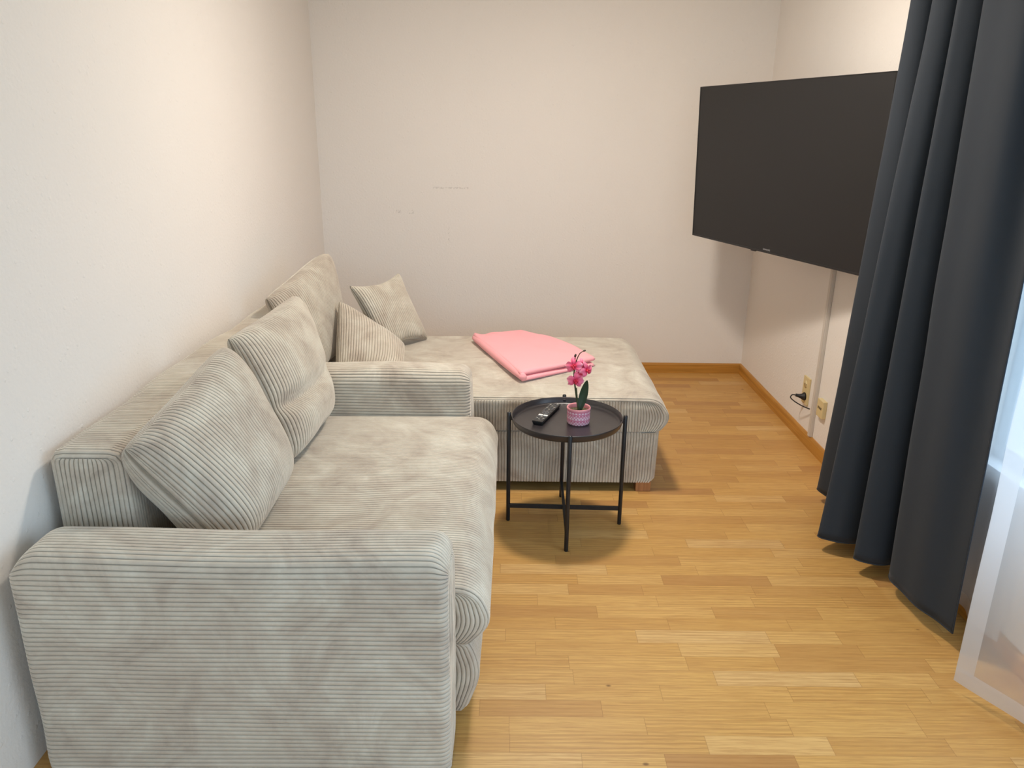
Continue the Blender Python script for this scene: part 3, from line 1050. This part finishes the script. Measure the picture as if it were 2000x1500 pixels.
# stem rises to the left then arches over to the right
sp_ = catmull([(0.001, 0.0, 0.048), (-0.009, 0.002, 0.100), (-0.018, 0.006, 0.155), (-0.024, 0.008, 0.205), (-0.018, 0.006, 0.255), (-0.006, 0.002, 0.290), (0.008, -0.002, 0.304)], 8)
tube('stem', sp_, np.linspace(0.0042, 0.0014, len(sp_)), 'stem', orc, 10)
sp2 = catmull([(0.002, 0.002, 0.048), (-0.007, 0.002, 0.095), (-0.013, 0.0, 0.150)], 8)
tube('stem', sp2, np.linspace(0.0042, 0.0026, len(sp2)), 'stem', orc, 10)
def ellipsoid(name, c_, r_, mat, parent, rot=0.0):
    vs, fs = [], []
    nu, nv = 12, 16
    for i in range(nu + 1):
        th = math.pi * i / nu
        for j in range(nv):
            ph = 2 * math.pi * j / nv
            p = Vector((r_[0] * math.sin(th) * math.cos(ph), r_[1] * math.sin(th) * math.sin(ph), r_[2] * math.cos(th)))
            p.rotate(Matrix.Rotation(rot, 3, 'Y'))
            vs.append((c_[0] + p.x, c_[1] + p.y, c_[2] + p.z))
    for i in range(nu):
        for j in range(nv):
            fs.append((i * nv + j, (i + 1) * nv + j, (i + 1) * nv + (j + 1) % nv, i * nv + (j + 1) % nv))
    return link_mesh(name, vs, fs, mat, parent)
ellipsoid('bud', (0.0125, -0.002, 0.3055), (0.0036, 0.0036, 0.0066), 'bud', orc, 1.2)
tube('stem', [(-0.0185, 0.005, 0.256), (-0.0205, 0.002, 0.270), (-0.0215, 0.0, 0.282)], 0.0011, 'stem', orc, 8)
ellipsoid('bud', (-0.0220, 0.0, 0.2845), (0.0046, 0.0046, 0.0076), 'bud', orc, 0.3)
ellipsoid('bud', (-0.002, 0.0, 0.2960), (0.0024, 0.0024, 0.0036), 'bud', orc, 0.9)
# leaf: broad blade with a midrib, standing up and leaning right
def blade(name, base, tip, width, bend, mat, parent, face=(0, -1, 0), fold=0.25, rib=True, n=20, mseg=8):
    base, tip = np.array(base, float), np.array(tip, float)
    d = tip - base
    L = np.linalg.norm(d)
    d /= L
    fc = np.array(face, float)
    fc -= d * (fc @ d)
    fc /= np.linalg.norm(fc)
    sd = np.cross(d, fc)
    vs, fs, rad = [], [], []
    for sgn in (0, 1):
        for i in range(n + 1):
            t = i / n
            w = width * (math.sin(math.pi * min(1, t * 0.93 + 0.05)) ** 0.62) * (1.0 if t < 0.97 else 0.75)
            for j in range(-mseg, mseg + 1):
                q = j / mseg
                p = base + d * L * t + sd * w * 0.5 * q + fc * (bend * math.sin(math.pi * t) + fold * width * (abs(q) ** 1.5) * 0.5)
                p = p - fc * (0.0009 if sgn else 0.0) * (1 - q * q)
                vs.append(p)
                rad.append(t)
    m_ = 2 * mseg + 1
    off = (n + 1) * m_
    for i in range(n):
        for j in range(m_ - 1):
            a = i * m_ + j
            fs.append((a, a + 1, a + m_ + 1, a + m_))
            fs.append((off + a, off + a + m_, off + a + m_ + 1, off + a + 1))
    o = link_mesh(name, vs, fs, mat, parent)
    at = o.data.attributes.new('rad', 'FLOAT', 'POINT')
    at.data.foreach_set('value', [float(x) for x in rad])
    return o
blade('leaf', (0.003, 0.0, 0.050), (0.0300, 0.006, 0.1800), 0.034, -0.005, 'leaf', orc, (-0.15, -1, 0.25), 0.30)

def flower(cx, cy, cz, size, face, spin, seed):
    """moth-orchid bloom: two round side petals, three sepals, a crimson lip"""
    r = random.Random(seed)
    fl = thing.__call__ if False else None
    fc = Vector(face).normalized()
    upv = Vector((0, 0, 1))
    sd = fc.cross(upv).normalized()
    u2 = sd.cross(fc).normalized()
    def W(a, rad_):
        return Vector((cx, cy, cz)) + (sd * math.sin(a) + u2 * math.cos(a)) * rad_
    bmv, bmf, rad = [], [], []
    for (deg, wid, ln) in ((90, 1.15, 0.52), (-90, 1.15, 0.52), (0, 0.72, 0.56), (132, 0.66, 0.52), (-132, 0.66, 0.52)):
        a = math.radians(deg + spin + r.uniform(-6, 6))
        n_, ms = 10, 6
        base = Vector((cx, cy, cz)) + fc * (0.002 if abs(deg) == 90 else 0.0)
        dr = (sd * math.sin(a) + u2 * math.cos(a))
        ts = fc.cross(dr).normalized()
        for sgn in (0, 1):
            off = len(bmv)
            for i in range(n_ + 1):
                t = i / n_
                w = size * 0.5 * wid * math.sin(math.pi * (0.08 + 0.87 * t)) ** 0.55 * (0.45 + 0.75 * t) * (1 - 0.25 * t ** 4)
                for j in range(-ms, ms + 1):
                    q = j / ms
                    p = base + dr * (size * ln * t * (1 - 0.10 * q * q)) + ts * w * 0.5 * q
                    p += fc * (0.10 * size * math.sin(math.pi * t) - 0.10 * size * t * t + 0.03 * size * math.sin(q * 5 + seed) * t)
                    p -= fc * (0.0007 if sgn else 0)
                    bmv.append(tuple(p))
                    rad.append(t)
            mm = 2 * ms + 1
            for i in range(n_):
                for j in range(mm - 1):
                    k = off + i * mm + j
                    bmf.append((k, k + 1, k + mm + 1, k + mm) if not sgn else (k, k + mm, k + mm + 1, k + 1))
    o = link_mesh('flower', bmv, bmf, 'petal', orc)
    at = o.data.attributes.new('rad', 'FLOAT', 'POINT')
    at.data.foreach_set('value', [float(x) for x in rad])
    # lip: three crimson lobes and a column
    lv, lf = [], []
    for (deg, ln, w_) in ((180, 0.26, 0.16), (110, 0.17, 0.14), (-110, 0.17, 0.14), (0, 0.08, 0.10)):
        a = math.radians(deg + spin)
        dr = sd * math.sin(a) + u2 * math.cos(a)
        p0 = Vector((cx, cy, cz)) + fc * 0.003
        pts = [p0, p0 + dr * size * ln * 0.5 + fc * size * 0.14, p0 + dr * size * ln + fc * size * 0.09]
        v, f = tube_data([tuple(p) for p in catmull([tuple(p) for p in pts], 5)], [size * w_ * 0.5 * k for k in (0.55, 0.8, 0.95, 1.0, 1.0, 0.95, 0.85, 0.7, 0.5, 0.3, 0.12)], 10)
        lf += [tuple(i + len(lv) for i in ff) for ff in f]
        lv += v
    link_mesh('lip', lv, lf, 'lip', o)
    return o
flower(-0.0270, -0.010, 0.2450, 0.070, (-0.25, -1, 0.30), 8, 1)
flower(0.0020, 0.000, 0.2440, 0.058, (0.30, -1, 0.50), -10, 2)
flower(0.0230, -0.006, 0.2270, 0.066, (0.75, -1, 0.20), 12, 3)
flower(0.0000, -0.010, 0.2170, 0.054, (0.10, -1, 0.30), 30, 5)
flower(-0.0190, -0.018, 0.1880, 0.068, (0.05, -1, 0.10), -6, 4)

# ---------------------------------------------------------------- remote control
rdir = math.atan2(0.930, 0.372)
rc = thing('remote_control', 'slim black remote control with rows of buttons and two white keys, on the black tray', 'remote', (0.155, 2.995, 0.4618), (0, 0, rdir))
RL, RW, RH = 0.232, 0.047, 0.017
bm = bmesh.new()
add_box(bm, (-RL / 2, -RW / 2, 0), (RL / 2, RW / 2, RH), 0.004, 3)
for v in bm.verts:
    if v.co.z < 0.006:
        v.co.x *= 0.975
        v.co.y *= 0.86
from_bm('body', bm, 'remote', rc)
# keys: x runs from the near end (-) to the far end (+)
def key(x, y, w, h_, mat, zh=0.0016):
    bm_ = bmesh.new()
    add_box(bm_, (x - w / 2, y - h_ / 2, RH - 0.0008), (x + w / 2, y + h_ / 2, RH + zh), 0.0006, 1)
    from_bm('button', bm_, mat, rc)
for i in range(6):
    for j in range(3):
        key(0.104 - i * 0.0145, (j - 1) * 0.0135, 0.0070, 0.0090, 'btn' if (i + j) % 3 else 'btn_edge')
for j in (-1, 0, 1):
    key(0.010, j * 0.0135, 0.008, 0.0085, 'btn')
bm = bmesh.new()
ring_v = []
v_, f_ = [], []
for k in range(32):
    a = 2 * math.pi * k / 32
    for (r_, z_) in ((0.008, RH - 0.0005), (0.008, RH + 0.0015), (0.015, RH + 0.0015), (0.0155, RH - 0.0005)):
        v_.append((-0.012 + r_ * math.cos(a), r_ * math.sin(a), z_))
for k in range(32):
    k2 = (k + 1) % 32
    for i in range(3):
        f_.append((k * 4 + i, k2 * 4 + i, k2 * 4 + i + 1, k * 4 + i + 1))
bm.free()
link_mesh('ring_button', v_, f_, 'btn', rc)
key(-0.012, 0, 0.009, 0.009, 'btn')
key(-0.043, -0.0105, 0.0130, 0.0180, 'btn_white')
key(-0.043, 0.0105, 0.0130, 0.0180, 'btn_white')
for i, x in enumerate((-0.062, -0.078, -0.092)):
    for j in (-1, 0, 1):
        key(x, j * 0.0135, 0.0060, 0.0085, 'btn_edge' if (i + j) % 2 == 0 else 'btn')

# ---------------------------------------------------------------- television
k = 1.14
cc = np.array([1.1137, 3.3897, 1.4427])
cc = np.array([0, 0, 1.6]) + (cc - np.array([0, 0, 1.6])) * k
TW, TH = 1.235 * k, 0.71 * k
az, tilt = -1.2490, 0.0346
nx = Vector((math.cos(az), math.sin(az), 0))
fr_ = nx.cross(Vector((0, 0, 1)))
uz = Vector((0, 0, 1)) * math.cos(tilt) + fr_ * math.sin(tilt)
fn_ = nx.cross(uz)
tvm = Matrix.Identity(4)
for i in range(3):
    tvm[i][0], tvm[i][1], tvm[i][2], tvm[i][3] = nx[i], uz[i], fn_[i], cc[i]
tv = thing('television', 'big dark flat screen television, switched off, angled out on the right wall', 'television')
tv.matrix_world = tvm
# local: x right, y up, z towards the viewer
box('screen', (-TW / 2 + 0.004, -TH / 2 + 0.010, -0.004), (TW / 2 - 0.004, TH / 2 - 0.004, 0.0), 'screen', tv)
bm = bmesh.new()
for lo, hi in (((-TW / 2, -TH / 2, -0.028), (TW / 2, -TH / 2 + 0.010, 0.002)), ((-TW / 2, TH / 2 - 0.004, -0.028), (TW / 2, TH / 2, 0.002)), ((-TW / 2, -TH / 2 + 0.010, -0.028), (-TW / 2 + 0.004, TH / 2 - 0.004, 0.002)), ((TW / 2 - 0.004, -TH / 2 + 0.010, -0.028), (TW / 2, TH / 2 - 0.004, 0.002))):
    add_box(bm, lo, hi, 0.0008, 1)
from_bm('bezel', bm, 'bezel', tv)
bm = bmesh.new()
add_box(bm, (-TW / 2 + 0.002, -TH / 2 + 0.002, -0.030), (TW / 2 - 0.002, TH / 2 - 0.002, -0.006), 0.002, 1)
add_box(bm, (-TW * 0.36, -TH * 0.42, -0.052), (TW * 0.30, TH * 0.18, -0.028), 0.010, 2)
from_bm('back_cover', bm, 'bezel', tv)
bm = bmesh.new()
add_box(bm, (-0.135, -TH / 2 - 0.006, -0.012), (-0.095, -TH / 2 + 0.001, 0.0), 0.002, 1)
from_bm('sensor', bm, 'rubber', tv)
# logo lettering on the lower edge
fc = bpy.data.curves.new('logo', 'FONT')
fc.body = 'SAMSUNG'
fc.size = 0.0115
fc.align_x = 'CENTER'
fc.extrude = 0.0002
fc.space_character = 1.15
to = bpy.data.objects.new('logo_text', fc)
COL.objects.link(to)
bpy.context.view_layer.update()
me = bpy.data.meshes.new_from_object(to.evaluated_get(bpy.context.evaluated_depsgraph_get()))
bpy.data.objects.remove(to)
lg = bpy.data.objects.new('logo', me)
me.materials.clear()
me.materials.append(MAT['logo'])
COL.objects.link(lg)
lg.parent = tv
lg.location = (0.0, -TH / 2 + 0.0130, 0.0006)
lg['label'] = 'small silver brand lettering on the lower edge'
# swivel bracket: arm from the back of the set to a plate on the wall
inv = tvm.inverted()
wp = Vector((XR, 3.92, 1.42))
p_wall = inv @ (wp + Vector((-0.022, 0, 0)))
br = tube('wall_bracket', [tuple(inv @ Vector((XR - 0.02, 3.92, 1.44))), tuple(inv @ Vector((XR - 0.10, 3.80, 1.44))), (0.0, 0.0, -0.060), (0.0, 0.0, -0.030)], 0.016, 'steel', tv, 12, False)
bm = bmesh.new()
add_box(bm, (XR - 0.022, 3.82, 1.30), (XR - 0.0005, 4.02, 1.56), 0.003, 1, None)
for v in bm.verts:
    v.co = inv @ v.co
from_bm('wall_plate', bm, 'steel', br)

# ---------------------------------------------------------------- cable duct and sockets
du = thing('cable_duct', 'slim white cable duct running up the right wall below the television', 'cable duct', (XR, 3.765, 0))
box('channel', (-0.016, -0.016, 0.070), (0, 0.016, 1.36), 'duct', du, 0.002, 1)
box('cover', (-0.019, -0.0125, 0.070), (-0.0155, 0.0125, 1.36), 'duct', du, 0.0015, 1)
def octa(name, lo, hi, mat, parent, bev=0.003):
    return box(name, lo, hi, mat, parent, bev, 2)
so = thing('power_socket', 'ivory double wall socket with a black plug in it, left of the cable duct', 'socket', (XR, 3.905, 0.275), group=None)
octa('face_plate', (-0.010, -0.042, -0.072), (0, 0.042, 0.078), 'ivory', so)
for zz in (0.036,):
    v, f = tube_data([(-0.0108, 0.004, zz), (-0.0094, 0.004, zz)], 0.021, 28)
    link_mesh('socket_well', v, f, 'ivory', so)
    for dy in (-0.009, 0.009):
        v, f = tube_data([(-0.0116, 0.004 + dy, zz), (-0.0104, 0.004 + dy, zz)], 0.0036, 12)
        link_mesh('contact_hole', v, f, 'ivory_dark', so)
pl = thing('power_plug', 'black power plug with a short looped cord in the ivory socket by the duct', 'plug', (XR - 0.0105, 3.900, 0.245))
v, f = tube_data([(0, 0, 0), (-0.006, 0, 0), (-0.016, 0.002, 0), (-0.030, 0.006, 0.002), (-0.046, 0.011, 0.004)], [0.0225, 0.0225, 0.0150, 0.0100, 0.0080], 20)
link_mesh('plug_body', v, f, 'rubber', pl)
cp = catmull([(-0.044, 0.010, 0.004), (-0.062, 0.016, 0.003), (-0.070, 0.012, -0.012), (-0.054, -0.010, -0.026), (-0.034, -0.050, -0.033), (-0.016, -0.088, -0.034), (-0.012, -0.115, -0.030)], 10)
tube('cord', cp, 0.0032, 'rubber', pl, 10)
ph = thing('telephone_socket', 'ivory wall socket with three small dark slots, between the duct and the dark curtain', 'socket', (XR, 3.665, 0.262))
octa('face_plate', (-0.022, -0.038, -0.046), (0, 0.038, 0.046), 'ivory', ph, 0.004)
for dy in (-0.017, 0, 0.017):
    box('slot', (-0.0232, dy - 0.0050, -0.003), (-0.0218, dy + 0.0050, 0.009), 'ivory_dark', ph)

# ---------------------------------------------------------------- curtains
def curtain_mesh(hem, top, ztop, zbot, n=14, nz=70, thick=0.0022, seed=0, lump=0.004, zref=2.05, zhem=None, power=1.0):
    H = catmull(hem, n)
    Tp = catmull(top, n)
    m_ = len(H)
    r1 = smooth_noise(nz + 1, m_, 9, max(4, m_ // 14), lump, seed)
    zs = np.linspace(0, 1, nz + 1)
    V = np.zeros((nz + 1, m_, 3))
    for i, t in enumerate(zs):
        zb = zbot if zhem is None else np.interp(np.linspace(0, 1, m_), np.linspace(0, 1, len(zhem)), zhem)
        z = zb + (ztop - zb) * t
        w = np.clip((z - 0.06) / (zref - 0.06), 0, 1.2) ** power
        w = np.atleast_1d(w)
        if len(w) == 1:
            w = np.full(m_, w[0])
        xy = H * (1 - w)[:, None] + Tp * w[:, None]
        d = np.gradient(xy, axis=0)
        nn = np.stack([-d[:, 1], d[:, 0]], 1)
        nn /= np.linalg.norm(nn, axis=1, keepdims=True) + 1e-9
        xy = xy + nn * (r1[i] * np.sin(math.pi * min(1, t * 1.0)) ** 0.5)[:, None]
        V[i, :, 0], V[i, :, 1] = xy[:, 0], xy[:, 1]
        V[i, :, 2] = z
    idx = np.arange((nz + 1) * m_).reshape(nz + 1, m_)
    q = np.stack([idx[:-1, :-1], idx[:-1, 1:], idx[1:, 1:], idx[1:, :-1]], -1).reshape(-1, 4)
    return V, q

cu = thing('blackout_curtain', 'dark blue-grey floor-length curtain in deep folds, hanging beside the television', 'curtain', (1.44, 2.6, 0.05))
hem = [(1.520, 3.10), (1.450, 3.165), (1.400, 3.150), (1.440, 3.02), (1.520, 2.92), (1.36, 2.815), (1.245, 2.735), (1.285, 2.690), (1.345, 2.672), (1.480, 2.675), (1.370, 2.610), (1.318, 2.565), (1.350, 2.530), (1.405, 2.515), (1.490, 2.535), (1.420, 2.475), (1.388, 2.420), (1.395, 2.340), (1.402, 2.250), (1.430, 2.175), (1.445, 2.105)]
top = [(1.520, 3.05), (1.450, 3.040), (1.402, 2.995), (1.435, 2.945), (1.540, 2.925), (1.450, 2.880), (1.400, 2.838), (1.410, 2.795), (1.450, 2.768), (1.540, 2.765), (1.450, 2.725), (1.400, 2.680), (1.412, 2.645), (1.455, 2.612), (1.540, 2.600), (1.450, 2.580), (1.402, 2.535), (1.405, 2.450), (1.415, 2.335), (1.490, 2.270), (1.465, 2.200)]
V, q = curtain_mesh(hem, top, 2.42, 0.06, n=10, nz=80, seed=4, lump=0.0012, power=0.85)
Vr = V.reshape(-1, 3) - np.array(cu.location)
o = link_mesh('drape', Vr, q, 'curtain', cu)
md = o.modifiers.new('thickness', 'SOLIDIFY')
md.thickness = 0.0025
md.offset = 0
# stitched lower hem and side hem
hv = V[0:3].copy()
hv = V.copy()
m_ = V.shape[1]
def strip_tube(path, r, name, mat, parent):
    v, f = tube_data(path - np.array(parent.location), r, 8)
    return link_mesh(name, v, f, mat, parent)
strip_tube(V[0], 0.0024, 'hem', 'curtain', cu)
strip_tube(V[:, -1], 0.0024, 'side_hem', 'curtain', cu)

# sheer against the window, behind the dark curtain
def sheer(name, label, hem, top, seed, hemh=0.045, side=None, zb=0.05):
    e = thing(name, label, 'curtain', (float(np.mean([h[0] for h in hem])), float(np.mean([h[1] for h in hem])), zb), group='white sheer curtains at the window')
    V, q = curtain_mesh(hem, top, 2.42, zb, n=10, nz=60, seed=seed, lump=0.003)
    link_mesh('sheer_cloth', V.reshape(-1, 3) - np.array(e.location), q, 'sheer', e)
    # turned-up hem: a second ply just in front
    m_ = V.shape[1]
    rows_ = []
    for z in np.linspace(zb, zb + hemh, 5):
        t = (z - zb) / (2.42 - zb) * 60
        i = int(t)
        f = t - i
        rows_.append(V[i] * (1 - f) + V[i + 1] * f - np.array([0.0015, 0.001, 0]))
    R_ = np.array(rows_)
    idx = np.arange(5 * m_).reshape(5, m_)
    q2 = np.stack([idx[:-1, :-1], idx[:-1, 1:], idx[1:, 1:], idx[1:, :-1]], -1).reshape(-1, 4)
    link_mesh('bottom_hem', R_.reshape(-1, 3) - np.array(e.location), q2, 'hem', e)
    if side:
        nc = side
        R_ = V[:, :nc] - np.array([0.0018, 0.001, 0])
        R_ = R_[1:]
        idx = np.arange(R_.shape[0] * nc).reshape(R_.shape[0], nc)
        q2 = np.stack([idx[:-1, :-1], idx[:-1, 1:], idx[1:, 1:], idx[1:, :-1]], -1).reshape(-1, 4)
        link_mesh('side_hem', R_.reshape(-1, 3) - np.array(e.location), q2, 'hem', e)
    return e
hA, tA = [], []
for i in range(15):
    y = 2.95 - i * 0.062
    hA.append((1.567 + 0.012 * math.sin(i * 1.9), y))
    tA.append((1.567 + 0.010 * math.sin(i * 1.9), y))
sheer('sheer_curtain', 'white sheer curtain close to the window, half hidden behind the dark curtain', hA, tA, 21, 0.05, zb=0.045)
hB, tB = [], []
pB = [(1.350, 1.915), (1.372, 1.872), (1.396, 1.830), (1.425, 1.780), (1.452, 1.725), (1.470, 1.64), (1.455, 1.54), (1.478, 1.44), (1.45, 1.33), (1.475, 1.22), (1.45, 1.10), (1.475, 0.98), (1.45, 0.85), (1.475, 0.72), (1.45, 0.58), (1.475, 0.44), (1.46, 0.30), (1.45, 0.1), (1.475, -0.1), (1.45, -0.3), (1.475, -0.5), (1.46, -0.7)]
tBp = [(1.355, 1.93), (1.375, 1.885), (1.398, 1.84), (1.425, 1.79), (1.450, 1.73), (1.465, 1.64), (1.452, 1.54), (1.47, 1.44), (1.45, 1.33), (1.47, 1.22), (1.45, 1.10), (1.47, 0.98), (1.45, 0.85), (1.47, 0.72), (1.45, 0.58), (1.47, 0.44), (1.46, 0.30), (1.45, 0.1), (1.47, -0.1), (1.45, -0.3), (1.47, -0.5), (1.46, -0.7)]
sheer('sheer_curtain', 'white sheer curtain panel with a wide hem, nearest the viewer at the right edge', pB, tBp, 23, 0.052, side=12, zb=0.035)
ra_ = thing('curtain_rail', 'white curtain rail fixed to the ceiling above the window', 'curtain rail', (1.46, 1.2, 2.42))
box('rail_profile', (-0.10, -2.10, 0.0), (0.11, 2.10, 0.08), 'rail', ra_, 0.004, 1)
# ceiling lamp body above the light disk
cl = thing('ceiling_lamp', 'flat round white ceiling lamp above the sofa', 'lamp', (0.29, 3.14, 2.41))
lathe('lamp_housing', [(0.0, 0.002), (0.155, 0.002), (0.165, 0.012), (0.165, 0.090), (0.0, 0.090)], 'rail', cl, 64)
